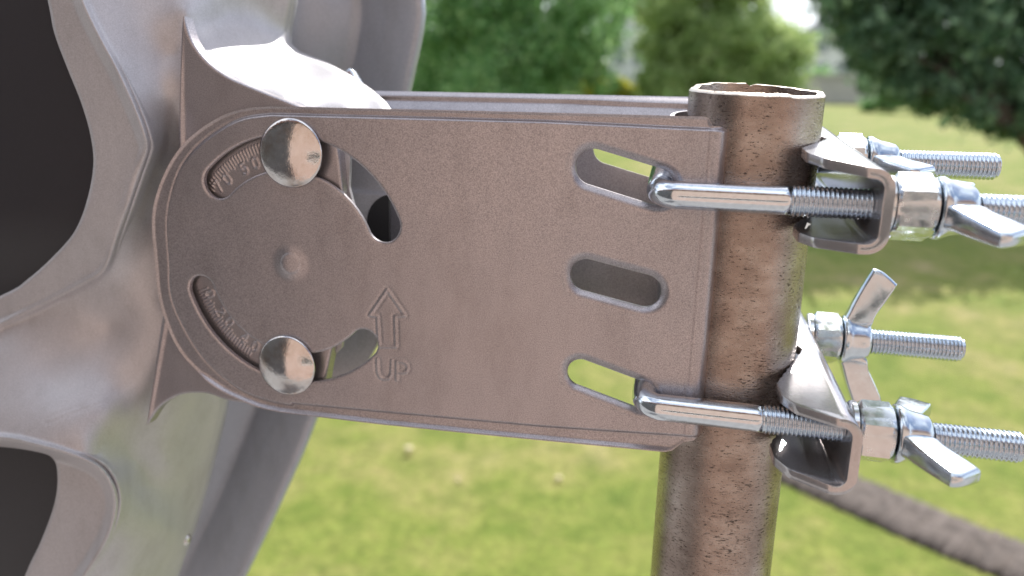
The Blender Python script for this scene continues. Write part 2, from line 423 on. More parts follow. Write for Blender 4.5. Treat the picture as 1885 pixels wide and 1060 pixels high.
def blobs_px(lst, Y, flat=1.0, dy=None):
    out = []
    for px, py, r in lst:
        c = at(px, py, Y+rng.uniform(-1, 1)*(dy or 0)); s = r/F*np.linalg.norm(c-CAMP)
        out.append((*c, s, s, s*flat))
    return out
# broad-leaved tree at the left, whose crown fills the top behind the dish
def foot(px, Y): c = at(px, 300, Y); return (c[0], Y, gz(Y))
tree('leafy_tree', 'big mid green leafy tree behind the dish edge, left of the pale house', 'tree', foot(930, 15000),
     blobs_px([(800, 20, 90), (900, -40, 110), (1010, 10, 100), (1080, 60, 70), (850, 100, 80), (960, 100, 85), (1060, 110, 60), (780, 120, 70),
               (1120, 0, 50), (1000, -130, 130), (860, -150, 120), (1110, 150, 30), (900, 170, 80), (1000, 190, 70), (780, 210, 70)], 15000, .9, 900), 42000, 75, M['leaf_mid'])
tree('conifer_hedge', 'yellowish green bushy tree rising directly behind the top of the pole', 'tree', foot(1290, 17000),
     blobs_px([(1230, 40, 50), (1192, 10, 32), (1190, 95, 30), (1400, -50, 40), (1445, 95, 45), (1290, 10, 70), (1370, 20, 45), (1240, 100, 55), (1310, 90, 75), (1390, 80, 55), (1430, 120, 50), (1340, 150, 60), (1230, 165, 55),
               (1450, 170, 38), (1290, -60, 70), (1200, 150, 30), (1400, 190, 45), (1340, -20, 50), (1420, 70, 35)], 17000, .9, 700), 34000, 75, M['leaf_light'])
tree('leafy_tree', 'dark green tree with drooping boughs hanging over the right side of the lawn', 'tree', foot(2060, 7600),
     blobs_px([(1560, 20, 55), (1640, 10, 85), (1750, 30, 100), (1860, 70, 90), (1600, 80, 50), (1680, 120, 70), (1790, 150, 75), (1880, 190, 60),
               (1625, 140, 38), (1850, 215, 36), (1730, 165, 42), (1885, -15, 95), (1700, -50, 90), (1560, -40, 70), (1655, 165, 28), (1815, 205, 28)],
              7600, .85, 450), 21000, 55, M['leaf_dark'], 130, drop=.9)
tree('yellow_shrub', 'yellow flowering shrub low at the lawn edge between the two green trees', 'shrub', foot(1120, 20000),
     blobs_px([(1100, 165, 24), (1140, 160, 20), (1170, 172, 18), (1075, 175, 20), (1120, 185, 25)], 20000, .8, 300), 5000, 75, M['leaf_yellow'], 60)
tree('round_shrub', 'round green shrub beside the pale garden wall under the drooping tree', 'shrub', foot(1720, 23000),
     blobs_px([(1600, 195, 14), (1640, 185, 22), (1700, 180, 26), (1770, 185, 26), (1840, 190, 26)], 23000, .8, 300), 7000, 75, M['leaf_mid'], 50)
tree('far_tree', 'hazy green tree far off at the left behind the big leafy tree', 'tree', foot(840, 27000),
     blobs_px([(700, 60, 110), (830, 60, 120), (960, 80, 120), (1070, 60, 60), (760, 180, 90), (900, 190, 90), (1040, 190, 60)], 27000, .9, 900), 20000, 130, M['leaf_dark'], 200)
tree('far_tree', 'far green tree behind the yellowish tree, right of the pale house', 'tree', foot(1330, 30000),
     blobs_px([(1250, 90, 60), (1330, 100, 80), (1420, 130, 50), (1500, 150, 30), (1240, 170, 60), (1340, 180, 60)], 30000, .9, 900), 12000, 130, M['leaf_mid'], 200)
tree('round_shrub', 'low green hedge-like shrub at the far end of the lawn behind the pole', 'shrub', foot(1420, 25000),
     blobs_px([(1180, 190, 20), (1240, 190, 22), (1300, 190, 22), (1360, 190, 22), (1420, 190, 20), (1480, 192, 18)], 25000, .7, 200), 9000, 80, M['leaf_mid'], 40)

# pale garden wall and houses beyond the lawn
Yw = 27000.0; a = at(1430, 200, Yw); b = at(2300, 200, Yw); g0 = gz(Yw); ztop = at(1560, 143, Yw)[2]
t = thing('garden_wall', ((a[0]+b[0])/2, Yw, g0), 'pale garden wall at the far end of the lawn, right of the pole top', 'wall')
mb = MB(); box(mb, a[0], b[0], Yw, Yw+250, g0-300, ztop); mb.build('wall', M['stonewall'], t, smooth=False)
mb = MB(); box(mb, a[0]-40, b[0]+40, Yw-60, Yw+310, ztop+3, ztop+90); mb.build('coping', M['stonewall'], t, smooth=False)
def house(px0, px1, pytop, pyeave, Y, label, wallm, roofm=M['slate']):
    a = at(px0, pytop, Y); b = at(px1, pyeave, Y); g = gz(Y); t = thing('house', ((a[0]+b[0])/2, Y, g), label, 'house')
    z1 = b[2]; m = MB(); x0, x1 = a[0], b[0]; d = (x1-x0)*1.1
    m.add([(x0, Y, g), (x1, Y, g), (x1, Y+d, g), (x0, Y+d, g), (x0, Y, z1), (x1, Y, z1), (x1, Y+d, z1), (x0, Y+d, z1)],
          [(0, 1, 5, 4), (1, 2, 6, 5), (2, 3, 7, 6), (3, 0, 4, 7)]); m.build('wall', wallm, t, smooth=False)
    m = MB(); zt = max(a[2], z1+1500); ov = 350; xm = (x0+x1)/2
    m.add([(x0-ov, Y-ov, z1-100), (x1+ov, Y-ov, z1-100), (x1+ov, Y+d+ov, z1-100), (x0-ov, Y+d+ov, z1-100), (xm, Y+d*.3, zt), (xm, Y+d*.7, zt)],
          [(0, 1, 4), (1, 2, 5, 4), (2, 3, 5), (3, 0, 4, 5), (3, 2, 1, 0)]); m.build('roof', roofm, t, smooth=False)
    w = (x1-x0)/7
    for lev in (.25, .62):
        for k in (1, 3, 5):
            zc = g+(z1-g)*lev; m = MB(); box(m, x0+w*k, x0+w*(k+1), Y-50, Y+30, zc, zc+(z1-g)*.2)
            m.build('window', M['glass'], t, smooth=False)
house(1128, 1236, -60, -10, 36000, 'pale rendered house glimpsed between the leafy tree and the yellowish tree', M['white'])
house(960, 1100, 60, 118, 38000, 'brick house with a red roof almost hidden behind the big leafy tree', M['roof'], M['roof'])
house(1490, 1640, -10, 60, 42000, 'pale house glimpsed behind the drooping dark tree above the garden wall', M['white'])

# ================================================================== HARDWARE
# ---- pole
pole = thing('steel_pole', (0, 0, -H0), 'bare brown steel pole with a rough cut open top, gripped by the two clamps', 'pole')
R = 24.0; nt_ = 180
th = np.linspace(0, 2*np.pi, nt_, endpoint=False)
# sawn top: tilts up to the far side, with a chipped step and a burr
ztop_ = 19.2+2.7*np.sin(th)*1.0-0.4*np.cos(th)
step = 1.2*sstep(th, 1.62, 1.66)*(1-sstep(th, 2.7, 3.0))+.9*sstep(th, .5, 1.5)*(1-sstep(th, 1.5, 1.64)) - .4*sstep(th, 2.35, 2.45)*(1-sstep(th, 2.9, 3.1))
ztop_ += step-.5*(sstep(th, 5.1, 5.2)*(1-sstep(th, 5.9, 6.1))) + .05*np.sin(th*9)+.03*np.sin(th*23+1)
mb = MB()
zz = np.concatenate([np.linspace(-H0, -230, 6), np.linspace(-220, 17, 120)])
rows = []
def wob(z): return .10*np.sin(th*3+z*.01)+.03*np.sin(th*7+z*.03)
for z in zz:
    f = (z-zz[0])/(17-zz[0]); r = R+wob(z)
    zl = np.full(nt_, z) if z < -20 else z+(ztop_-17.8)*((z+20)/37) - 1.2*max(0, (z-10)/7)
    rows.append(np.stack([r*np.cos(th), r*np.sin(th), zl], 1))
rows.append(np.stack([R*np.cos(th), R*np.sin(th), ztop_-1.1], 1))
mb.add(np.vstack(rows), grid_faces(len(rows), nt_, True)); mb.build('tube', M['pole'], pole)
mb = MB(); rows = [np.stack([R*np.cos(th), R*np.sin(th), ztop_-1.1], 1), np.stack([(R-.9)*np.cos(th), (R-.9)*np.sin(th), ztop_], 1), np.stack([(R-2.9)*np.cos(th), (R-2.9)*np.sin(th), ztop_-.3+.08*np.sin(th*17)], 1)]
mb.add(np.vstack(rows), grid_faces(3, nt_, True)); mb.build('cut_rim', zinc('cut_steel', (.60, .54, .48), .35, .6, 900), pole)
mb = MB(); rows = [np.stack([(R-2.9)*np.cos(th), (R-2.9)*np.sin(th), ztop_-.3+.08*np.sin(th*17)], 1), np.stack([(R-3)*np.cos(th), (R-3)*np.sin(th), np.full(nt_, -300.)], 1)]
mb.add(np.vstack(rows), grid_faces(2, nt_, True)); mb.build('bore', M['pole'], pole)

# ---- pressed bracket (two side plates joined by a web against the pole)
bracket = thing('mounting_bracket', (-100, 0, -55), 'silver pressed steel bracket marked UP with slotted side plates, between dish and pole', 'bracket')
CX, CZ = -177.5, -55.0
left_out = [(-183, 7.9), (-194, 6.8), (-207, 2.8), (-222.4, -7), (-233.6, -20.7), (-240.6, -38.0), (-240.8, -58), (-239.6, -77), (-231.5, -97), (-214.5, -111), (-195.5, -117.5), (-183, -119.0)]
LO = [tuple(p) for p in smooth_open(left_out, 5)]
outline = LO + [(-137, -118.6), (-91, -117.4), (-22, -115.2), (-19.5, -114.6), (-17.8, -113), (-15.6, -110.8), (-12, -110.2), (-9.6, -108.6), (-9.4, -107), (-9.4, 2.8), (-10.2, 4.4), (-12.4, 5.2), (-15.0, 5.3), (-16.4, 7.9), (-18, 8.3), (-74, 8.2), (-137, 8.0)]
left_in = [(-183, 5.3), (-195, 3.5), (-205, -.8), (-217.5, -9), (-227.1, -20.4), (-233.4, -38), (-234, -58), (-233.2, -76.2), (-220.8, -98), (-204, -111), (-190, -115.2), (-177, -116.2)]
LI = [tuple(p) for p in smooth_open(left_in, 5)]
inner = LI + [(-137, -115.1), (-69, -113.4), (-19, -111.2), (30, -110), (30, 4.6), (-19, 4.7), (-74, 5.7), (-137, 5.5)]
inner2 = LI + [(-177, -115.2), (-137, -114.0), (-69, -111.8), (-19, -109), (30, -108), (30, 4.6), (-19, 4.7), (-74, 5.7), (-137, 5.5)]
SLOTS = [((-55.3, -10.4), (-32.5, -16.3)), ((-55.6, -50.2), (-34.0, -54.4)), ((-55.6, -88.2), (-32.5, -94.6))]
def holes(x, z):
    d = np.full(x.shape, 1e9)
    for (a, b), q in zip(SLOTS, (6.5, 6.1, 5.4)): d = np.minimum(d, sd_seg(x, z, a, b)-q)
    return d
def arcs(x, z):
    d1 = sd_arc(x, z, (-176, -54), 44.3, 24, 135, 6.9)
    d2 = sd_arc(x, z, (-176, -54), 44.3, 199, 316, 6.0)
    return np.minimum(d1, d2)
ARROW = [[(-133.9, -61.6), (-141.4, -72.6), (-138.2, -72.8), (-137.4, -85.3), (-130.2, -84.6), (-130.6, -72.2), (-126.4, -71.4), (-133.9, -61.6)]]
TXT = [[(-138.3, -90.8), (-138.1, -96.2), (-137.2, -98.2), (-135.2, -98.9), (-133.2, -98.2), (-132.2, -96.2), (-132.0, -90.8)],
       [(-129.9, -98.6), (-129.9, -90.7), (-127.0, -90.6), (-125.5, -91.6), (-125.1, -93.2), (-125.8, -94.7), (-127.4, -95.2), (-129.9, -95.2)]]
BEND = 5.0
def plate_sdf(x, z): return np.maximum(np.maximum(sd_poly(x, z, outline), -holes(x, z)), -arcs(x, z))
def plate_pos(x, z):
    di = sd_poly(x, z, inner2)
    h = 1.7*sstep(-di, -.1, 1.3) - .25*np.exp(-((di-.2)/.5)**2)
    do = sd_poly(x, z, outline); h += .5*(1-sstep(-do, .1, 1.0))*(x < -14)+1.3*(1-sstep(-do, .3, 2.0))*sstep(-z, 104, 110)*(1-sstep(x, -24, -16))
    dh = holes(x, z); t = np.clip(dh/3.7, 0, 1); h -= 2.1*(1-t)**2
    da = arcs(x, z); t = np.clip(da/.9, 0, 1); h -= .35*(1-t)**2
    r = np.hypot(x+175.6, z+54); h += .35*(1-sstep(r, 3.7, 4.5)) + .9*np.exp(-(r/6.0)**4)*(.6+.4*sstep(-(x+175.6), -5, 3))
    da = sd_lines(x, z, ARROW); h += .30*np.exp(-(da/.42)**2) - .12*np.exp(-((da-1.1)/.45)**2)
    dt = sd_lines(x, z, TXT); h += .28*np.exp(-(dt/.42)**2) - .11*np.exp(-((dt-1.1)/.45)**2)
    xr = -9.4; e = np.clip((x-(xr-BEND))/BEND, 0, .999); h -= BEND*(1-np.sqrt(1-e*e))
    h -= .30*np.exp(-((x+16.2)/.7)**2)*(z < 4)*(z > -109)
    h += .12*np.sin(x*.021+.4)*np.sin(z*.03+1)     # slight waviness of pressed sheet
    h += .9*np.exp(-((x+30)/16)**2)*0
    return np.stack([x, -23.8-h, z], 1)
pl = pressed_sheet('side_plate', plate_sdf, plate_pos, (-243, -9.3, -121, 10), .42, 1.7, M['plate'], bracket)
pl['label'] = 'near side plate with embossed arrow and UP'
# far plate: same pressing, mirrored, 11 degrees higher on the far side
DZF = 9.6
def far_sdf(x, z): return np.maximum(np.maximum(np.maximum(sd_poly(x, z-DZF, outline), -holes(x, z-DZF+3.4)), -arcs(x, z-DZF)), -97.0-z)
def far_pos(x, z):
    z0 = z-DZF; di = sd_poly(x, z0, inner2); h = 1.7*sstep(-di, -.1, 1.3)
    xr = -9.4; e = np.clip((x-(xr-BEND))/BEND, 0, .999); h -= BEND*(1-np.sqrt(1-e*e))
    # the flange curls outwards at the top as a rounded shoulder
    top = np.clip((z0-1.5)/6.5, 0, 1)
    return np.stack([x, 23.2+h+.72*np.clip(z0+.5, 0, 9)+1.5*top**3, z], 1)
pl = pressed_sheet('side_plate', far_sdf, far_pos, (-243, -9.3, -112, 20), .8, 1.6, M['plate'], bracket); pl['label'] = 'far side plate'
# web with the V that takes the pole, running from plate to plate
def web(z0, z1):
    pts = smooth_open([(-9.9, -21.5), (-10.5, -19.5), (-14, -17), (-22, -13.5), (-27.5, -8), (-28.5, 0), (-27.5, 8), (-22, 13.5), (-14, 17), (-10.5, 19.5), (-9.9, 21.5)], 5)
    V = []
    for k, (off) in enumerate((0, -1.6)):
        for x, y in pts:
            for z in np.linspace(z0, z1, 8): V.append((x+off, y, z+DZF*(y+24)/48))
    n = len(pts); f = grid_faces(n, 8); f2 = [tuple(i+n*8 for i in q[::-1]) for q in f]
    ends = [(i*8+7, (i+1)*8+7, n*8+(i+1)*8+7, n*8+i*8+7) for i in range(n-1)]+[((i+1)*8, i*8, n*8+i*8, n*8+(i+1)*8) for i in range(n-1)]
    m = MB(); m.add(V, f+f2+ends); return m
web(-107, 4.2).build('web', M['plate'], bracket, auto=40)

# ---- U-bolts
def thread_mesh(mb, x0, x1, yc, zc, r, pitch=1.45, depth=.62):
    nx = int((x1-x0)/pitch*8); seg = 40
    xs = np.linspace(x0, x1, nx); a = np.linspace(0, 2*np.pi, seg, endpoint=False)
    X, A = np.meshgrid(xs, a, indexing='ij')
    ph = (X/pitch - A/(2*np.pi)) % 1.0; tri = 1-np.abs(2*ph-1)
    prof = np.clip(tri*1.35-.15, 0, 1)
    fade = np.clip((X-x0)/1.2, 0, 1)*1.0; end = np.clip((x1-X)/1.6, 0, 1)
    Rr = (r-.45)*(1-fade)+(r-depth*(1-prof))*fade; Rr = Rr-(1-end)*1.1
    V = np.stack([X, yc+Rr*np.cos(A), zc+Rr*np.sin(A)], -1).reshape(-1, 3)
    f = [q[::-1] for q in grid_faces(nx, seg, True)]+[tuple(range((nx-1)*seg, nx*seg))]
    mb.add(V, f)
UH = 32.0; RR = 5.0
def u_bolt(zn, zf, label, xth, xend):
    t = thing('u_bolt', (20, 0, (zn+zf)/2), label, 'U-bolt', 'zinc U-bolts round the pole')
    S = (zf-zn)/(2*UH); zc = (zn+zf)/2; rb = 6.5; xb = -31.0
    def P(x, y): return (x, y, zc+S*y)
    path = [P(x, -UH) for x in np.linspace(xth, xb+rb, 16)]
    path += [P(xb+rb-rb*math.sin(a), -UH+rb-rb*math.cos(a)) for a in np.linspace(0, np.pi/2, 14)[1:]]
    path += [P(xb, y) for y in np.linspace(-UH+rb+1.5, UH-rb-1.5, 12)]
    path += [P(xb+rb-rb*math.cos(a), UH-rb+rb*math.sin(a)) for a in np.linspace(0, np.pi/2, 14)[:-1]]
    path += [P(x, UH) for x in np.linspace(xb+rb, xth, 16)]
    path = np.array(path); rr = np.full(len(path), RR-.15)
    bendm = (path[:, 0] < xb+rb-1) & (np.abs(path[:, 1]) > UH-rb-1); rr[bendm] *= .97
    m = MB(); tube(m, path, rr, 36); m.build('rod', M['rod'], t)
    for y in (-UH, UH):
        m = MB(); thread_mesh(m, xth-.2, xend, y, zc+S*y, RR+.25); m.build('thread', M['thread'], t)
    return S, zc
S1, Z1 = u_bolt(-18.4, -5.9, 'upper zinc plated U-bolt hooked through the top slot of the bracket and round the pole', 12.2, 94.5)
S2, Z2 = u_bolt(-95.4, -79.6, 'lower zinc plated U-bolt hooked through the bottom slot of the bracket and round the pole', 10.6, 92.5)

# ---- clamp jaws: folded channel with V-cut flanges biting the pole from the right
def clamp(S, zc0, label, ztop, zbot, skew, flare):
    t = thing('clamp_jaw', (34, 0, zc0), label, 'clamp', 'silver pressed clamp jaws biting the pole')
    th_ = 3.2; ro = 6.5; Xw = 36.0
    def half_width(x):          # plan outline of the flange: half width as a function of x (mm)
        return np.interp(x, [11, 16, 28, 60], [31, 38.5, 44, 44])
    def notch(x):               # V notch in the flange, with small bite teeth
        return np.clip((26.5-x)*1.75, 0, None)
    # section path (x,z) from the top flange tip around the web to the bottom flange tip
    sec = []
    for x in np.linspace(12.0, Xw-ro, 26): sec.append((x, ztop+flare*(Xw-ro-x)))
    for a in np.linspace(np.pi/2, 0, 9)[1:]: sec.append((Xw-ro+ro*math.cos(a), ztop-ro+ro*math.sin(a)))
    for z in np.linspace(ztop-ro, zbot+ro, 10)[1:]: sec.append((Xw, z))
    for a in np.linspace(0, -np.pi/2, 9)[1:]: sec.append((Xw-ro+ro*math.cos(a), zbot+ro+ro*math.sin(a)))
    for x in np.linspace(Xw-ro, 12.0, 26)[1:]: sec.append((x, zbot-flare*.5*(Xw-ro-x)))
    sec = np.array(sec); T = np.gradient(sec, axis=0); T /= np.linalg.norm(T, axis=1)[:, None]
    N = np.stack([T[:, 1], -T[:, 0]], 1)*-1.0      # outward
    if N[0, 1] < 0: N = -N
    inn = sec-N*th_
    def put(x, z, y): return (x-skew*y, y, z+S*y)
    m = MB()
    for sgn in (-1, 1):
        nv = 14; outer = []; inner_ = []
        for (x, z), (xi, zi) in zip(sec, inn):
            flat = x < Xw-ro+.01
            hw = half_width(x) if flat else 44.0; nn = notch(x) if flat else 0.0
            ys = np.linspace(nn, hw, nv)
            if flat and nn > 0: ys[0] += .5*math.sin(x*3.1)
            for y in ys:
                outer.append(put(x, z, sgn*y)); inner_.append(put(xi if not flat else x, zi, sgn*y))
        n = len(sec); f = grid_faces(n, nv)
        o = n*nv; fo = f; fi = [tuple(i+o for i in q[::-1]) for q in f]
        rim = [((i)*nv+nv-1, (i+1)*nv+nv-1, o+(i+1)*nv+nv-1, o+i*nv+nv-1) for i in range(n-1)]
        rim += [((i+1)*nv, i*nv, o+i*nv, o+(i+1)*nv) for i in range(n-1) if (notch(sec[i, 0]) > 0 and sec[i, 0] < Xw-ro)]
        rim += [(j, j+1, o+j+1, o+j) for j in range(nv-1)]+[((n-1)*nv+j+1, (n-1)*nv+j, o+(n-1)*nv+j, o+(n-1)*nv+j+1) for j in range(nv-1)]
        # separate rim vertices keep the cut edges crisp
        V = np.array(outer+inner_); m.add(V, (fo+fi) if sgn > 0 else [q[::-1] for q in fo+fi])
        m.add(V, rim if sgn < 0 else [q[::-1] for q in rim])
    ob = m.build('jaw', M['clamp'], t, auto=50)
    bv = ob.modifiers.new('soft_edges', 'BEVEL'); bv.width = .0004; bv.segments = 2; bv.limit_method = 'ANGLE'; bv.angle_limit = math.radians(40)
    wl = ob.modifiers.new('w', 'WELD'); wl.merge_threshold = 1e-6
    ob.modifiers.move(1, 0)
    return t
clamp(S1, -14, 'upper silver clamp jaw biting the pole just below its open top', 2.2, -24.6, .105, .10)
clamp(S2, -95, 'lower silver clamp jaw with a brightly sunlit top flange, biting the pole', -77.2, -104.2, .115, -.02)

# ---- hex nuts and wing nuts
def hexnut(c, L, label, rotd=0.0):
    t = thing('hex_nut', c, label, 'nut', 'zinc hex nuts on the U-bolt threads')
    s = 11.0; m = MB(); seg = 72; a = np.linspace(0, 2*np.pi, seg, endpoint=False)+math.radians(rotd)
    rel = (a-math.radians(rotd)-np.pi/6) % (np.pi/3)-np.pi/6        # flats facing +-Y
    rh = s*math.cos(np.pi/6)/np.cos((a-math.radians(rotd)) % (np.pi/3)-np.pi/6)
    a2 = a-np.pi/6+np.pi/6
    rings = []
    for x, rm in ((0, 8.8), (0, 9.3), (.9, 11.2), (L-1.3, 11.2), (L, 9.4), (L, 6)):
        rr = np.minimum(rh, rm); ang = a+np.pi/6
        rings.append(np.stack([np.full(seg, c[0]+x), c[1]+rr*np.cos(ang), c[2]+rr*np.sin(ang)], 1))
    f = [q[::-1] for q in grid_faces(len(rings), seg, True)]
    m.add(np.vstack(rings), f); m.build('body', M['nut'], t, auto=25)
    m = MB(); revolve_x(m, [(-2.4, 5.6), (-2.4, 9.4), (-2.1, 9.8), (-.6, 9.8), (-.3, 9.4), (-.3, 5.6)], c, 48); m.build('washer', M['nut'], t, auto=40)
    return t
def wingnut(c, ang, label, k=1.0):
    """axis +X, ang = direction of the first wing in the YZ plane"""
    t = thing('wing_nut', c, label, 'wing nut', 'zinc wing nuts on the U-bolt threads')
    m = MB(); revolve_x(m, [(0.3, 5.4), (0.3, 9.2), (.8, 10.0), (2.0, 10.1), (3.4, 9.4), (5.2, 8.6), (8.5, 7.9), (10.6, 7.4), (11.6, 6.6), (11.9, 5.4)], c, 48)
    m.build('hub', M['wing'], t, auto=60)
    prof = smooth_closed([(.8, 6.0), (2.0, 12), (5.0, 20), (9.0, 29), (10.2, 30.6), (13.6, 29.6), (18.6, 25.6), (19.2, 24.2), (16.4, 18.5), (12.6, 11.5), (10.2, 6.0)], 5)
    for sg in (0, 1):
        an = ang+sg*np.pi; e = np.array([0, math.cos(an), math.sin(an)]); q = np.array([0, -math.sin(an), math.cos(an)])
        m = MB(); n = len(prof); cen = prof.mean(0)
        rings = []
        for off, sc_ in ((-1, .78), (-.95, .88), (-.8, .955), (-.45, 1.0), (.45, 1.0), (.8, .955), (.95, .88), (1, .78)):
            pr = cen+(prof-cen)*sc_; thk = 3.25*(1.25-.022*(pr[:, 1]-6))
            V = np.array(c)[None]+np.stack([pr[:, 0], np.zeros(n), np.zeros(n)], 1)+pr[:, 1:2]*e[None]+(off*thk)[:, None]*q[None]
            rings.append(V)
        V = np.vstack(rings); f = grid_faces(8, n, True)+[tuple(range(n))[::-1], tuple(range(7*n, 8*n))]
        m.add(V, f); ob = m.build('wing', M['wing'], t, auto=70)
    return t
def zl(S, zc, y): return zc+S*y
hexnut((42.6, -UH, zl(S1, Z1, -UH)), 12.0, 'large hex nut on the near thread of the upper U-bolt, against its clamp')
hexnut((35.2, UH, zl(S1, Z1, UH)), 10.5, 'hex nut on the far thread of the upper U-bolt, sunlit, behind the upper clamp')
hexnut((41.0, -UH, zl(S2, Z2, -UH)), 10.8, 'hex nut on the near thread of the lower U-bolt, against the lower clamp')
hexnut((34.6, UH, zl(S2, Z2, UH)), 10.5, 'hex nut on the far thread of the lower U-bolt, behind the lower clamp')
wingnut((55.0, -UH, zl(S1, Z1, -UH)), math.radians(192), 'near wing nut of the upper U-bolt, its wing reaching the right picture edge')
wingnut((46.2, UH, zl(S1, Z1, UH)), math.radians(186), 'far wing nut of the upper U-bolt, directly above the upper near hex nut')
wingnut((52.4, -UH, zl(S2, Z2, -UH)), math.radians(184), 'near wing nut of the lower U-bolt, one wing reaching down towards the viewer')
wingnut((45.5, UH, zl(S2, Z2, UH)), math.radians(88), 'far wing nut of the lower U-bolt, its two wings standing upright')

# ---- carriage bolts with domed mirror heads, wing nuts on the far side of the dish frame
def carriage(c, r, label):
    t = thing('carriage_bolt', c, label, 'bolt', 'carriage bolts through the curved slots')
    a = np.linspace(0, 2*np.pi, 72, endpoint=False); V = []; rows = 0
    prof = [(0.0, r-.9), (-.2, r-.25), (-.9, r), (-1.3, r-.1)]
    Rs = (r*r+2.9**2)/(2*2.9)
    for k in range(1, 22):
        rr = r*(1-k/21)*.985+.02; prof.append((-1.35-(math.sqrt(Rs*Rs-rr*rr)-(Rs-2.9)), rr))
    for y, rr in prof: V.append(np.stack([c[0]+rr*np.cos(a), np.full(72, c[1]+y), c[2]+rr*np.sin(a)], 1))
    m = MB(); m.add(np.vstack(V), grid_faces(len(prof), 72, True)); m.build('head', M['bolt'], t)
    m = MB(); tube(m, [(c[0], c[1], c[2]), (c[0], 58, c[2]+9.6*(58+25)/50)], 4.6, 24); m.build('shank', M['thread'], t)
carriage((-173.9, -25.7, -9.9), 13.5, 'upper shiny domed bolt head in the curved slot, right of scale mark 50')
carriage((-178.4, -25.7, -97.3), 12.9, 'lower mirror bright domed bolt head in the curved slot right of scale mark 40')
def wingnut_behind(c, ang, label, length=31.0):
    """wing nut whose axis runs away from the viewer (+Y)"""
    t = thing('wing_nut', c, label, 'wing nut', 'wing nuts on the carriage bolts')
    m = MB(); revolve_x(m, [(0, 5), (0, 9.8), (2, 9.8), (6, 8.4), (11, 7.2), (11.8, 5.2)], (0, 0, 0), 40)
    V = np.vstack(m.v); V = np.stack([V[:, 1], V[:, 0], V[:, 2]], 1)+np.array(c); f = [q[::-1] for q in m.f]
    m = MB(); m.add(V, f); m.build('hub', M['wing'], t, auto=50)
    prof = smooth_closed([(.8, 6.0), (2.0, 12), (4.0, 20), (6.5, length-2), (8, length), (12, length-1), (15.5, length-4), (15.8, length-6), (14.4, 18.5), (12, 11.5), (10.2, 6.0)], 4)
    for sg in (0, 1):
        an = ang+sg*np.pi; e = np.array([math.cos(an), 0, math.sin(an)]); q = np.array([math.sin(an), 0, -math.cos(an)])
        n = len(prof); cen = prof.mean(0); rings = []
        for off, sc_ in ((-1, .86), (-.6, 1.0), (.6, 1.0), (1, .86)):
            pr = cen+(prof-cen)*sc_
            rings.append(np.array(c)[None]+pr[:, 0:1]*np.array([[0, 1, 0]])+pr[:, 1:2]*e[None]+(off*3.2)*q[None])
        m = MB(); m.add(np.vstack(rings), grid_faces(4, n, True)+[tuple(range(n))[::-1], tuple(range(3*n, 4*n))]); m.build('wing', M['wing'], t, auto=50)
wingnut_behind((-172, 36, -1.0), math.radians(112), 'wing nut behind the white sunlit dish arm, only one wing tip showing')

# ---- satellite dish: moulded back frame with side wings, and the reflector beyond it
dish = thing('satellite_dish', (-230, 0, -60), 'grey satellite dish seen from behind with its moulded silver back frame and degree scale', 'satellite dish')

def tps(ctrl):
    ctrl = np.array(ctrl, float); P = ctrl[:, :2]/400.0; n = len(P)
    def U(r2): return r2*np.log(r2+1e-9)*.5
    d2 = ((P[:, None]-P[None])**2).sum(-1); K = U(d2)+np.eye(n)*.004
    A = np.zeros((n+3, n+3)); A[:n, :n] = K; A[:n, n] = 1; A[:n, n+1:] = P; A[n, :n] = 1; A[n+1:, :n] = P.T
    w = np.linalg.solve(A, np.concatenate([ctrl[:, 2], [0, 0, 0]]))
    def f(x, y):
        q = np.stack([x, y], -1)/400.0; sh = x.shape; q = q.reshape(-1, 2)
        r = U(((q[:, None]-P[None])**2).sum(-1))@w[:n]+w[n]+q@w[n+1:]
        return r.reshape(sh)
    return f
CTRL = [(110, -120, -34), (152, 0, -34), (215, 125, -34), (272, 262, -34), (238, 380, -30), (195, 495, -26), (80, 560, -23), (0, 600, -25), (-150, 680, -28),
        (220, -120, -17), (235, 0, -21), (260, 80, -23), (283, 160, -24), (305, 0, -12), (320, 100, -14), (325, 200, -16), (305, 265, -16),
        (292, 330, -16), (275, 400, -15), (258, 480, -17), (280, 560, -15), (320, 400, -10), (320, 560, -8),
        (340, -120, -2), (400, -120, 10), (480, -120, 25), (545, -120, 40), (345, 20, -12), (400, 50, 6), (460, 40, 24), (540, 10, 42), (530, 75, 44),
        (375, 106, -18), (410, 134, -18), (450, 153, -18), (520, 181, -18), (560, 196, -17), (640, 206, -16), (705, 210, -14),
        (420, 270, -6), (470, 250, -6), (560, 234, -8), (640, 225, -10), (360, 330, -8), (345, 450, -8), (350, 600, -8), (470, 108, 8), (560, 130, 25), (620, 155, 13), (600, 118, 38), (650, 150, 26), (690, 178, 8), (716, 199, -8),
        (-150, 780, -48), (0, 760, -45), (0, 700, -37), (100, 650, -26), (150, 600, -21), (0, 650, -31), (100, 700, -32), (100, 760, -42), (150, 820, -46), (200, 600, -16), (200, 700, -26), (200, 760, -33), (250, 650, -18), (260, 760, -16), (230, 850, -20),
        (0, 805, -50), (130, 835, -47), (208, 895, -40), (214, 935, -34), (172, 1035, -34), (120, 1120, -34),
        (300, 740, -8), (340, 740, 6), (410, 745, 40), (310, 850, 5), (392, 850, 48), (260, 900, -8), (300, 980, 6), (352, 980, 48), (250, 1060, -4), (325, 1060, 44), (220, 1150, -5), (280, 1180, 38)]
SF = tps(CTRL)
HOLE1 = smooth_closed([(-220, -220), (40, -220), (88, 0), (100, 60), (124, 125), (150, 190), (167, 250), (172, 305), (160, 370), (138, 425), (100, 470), (50, 515), (0, 545), (-220, 640)], 5)
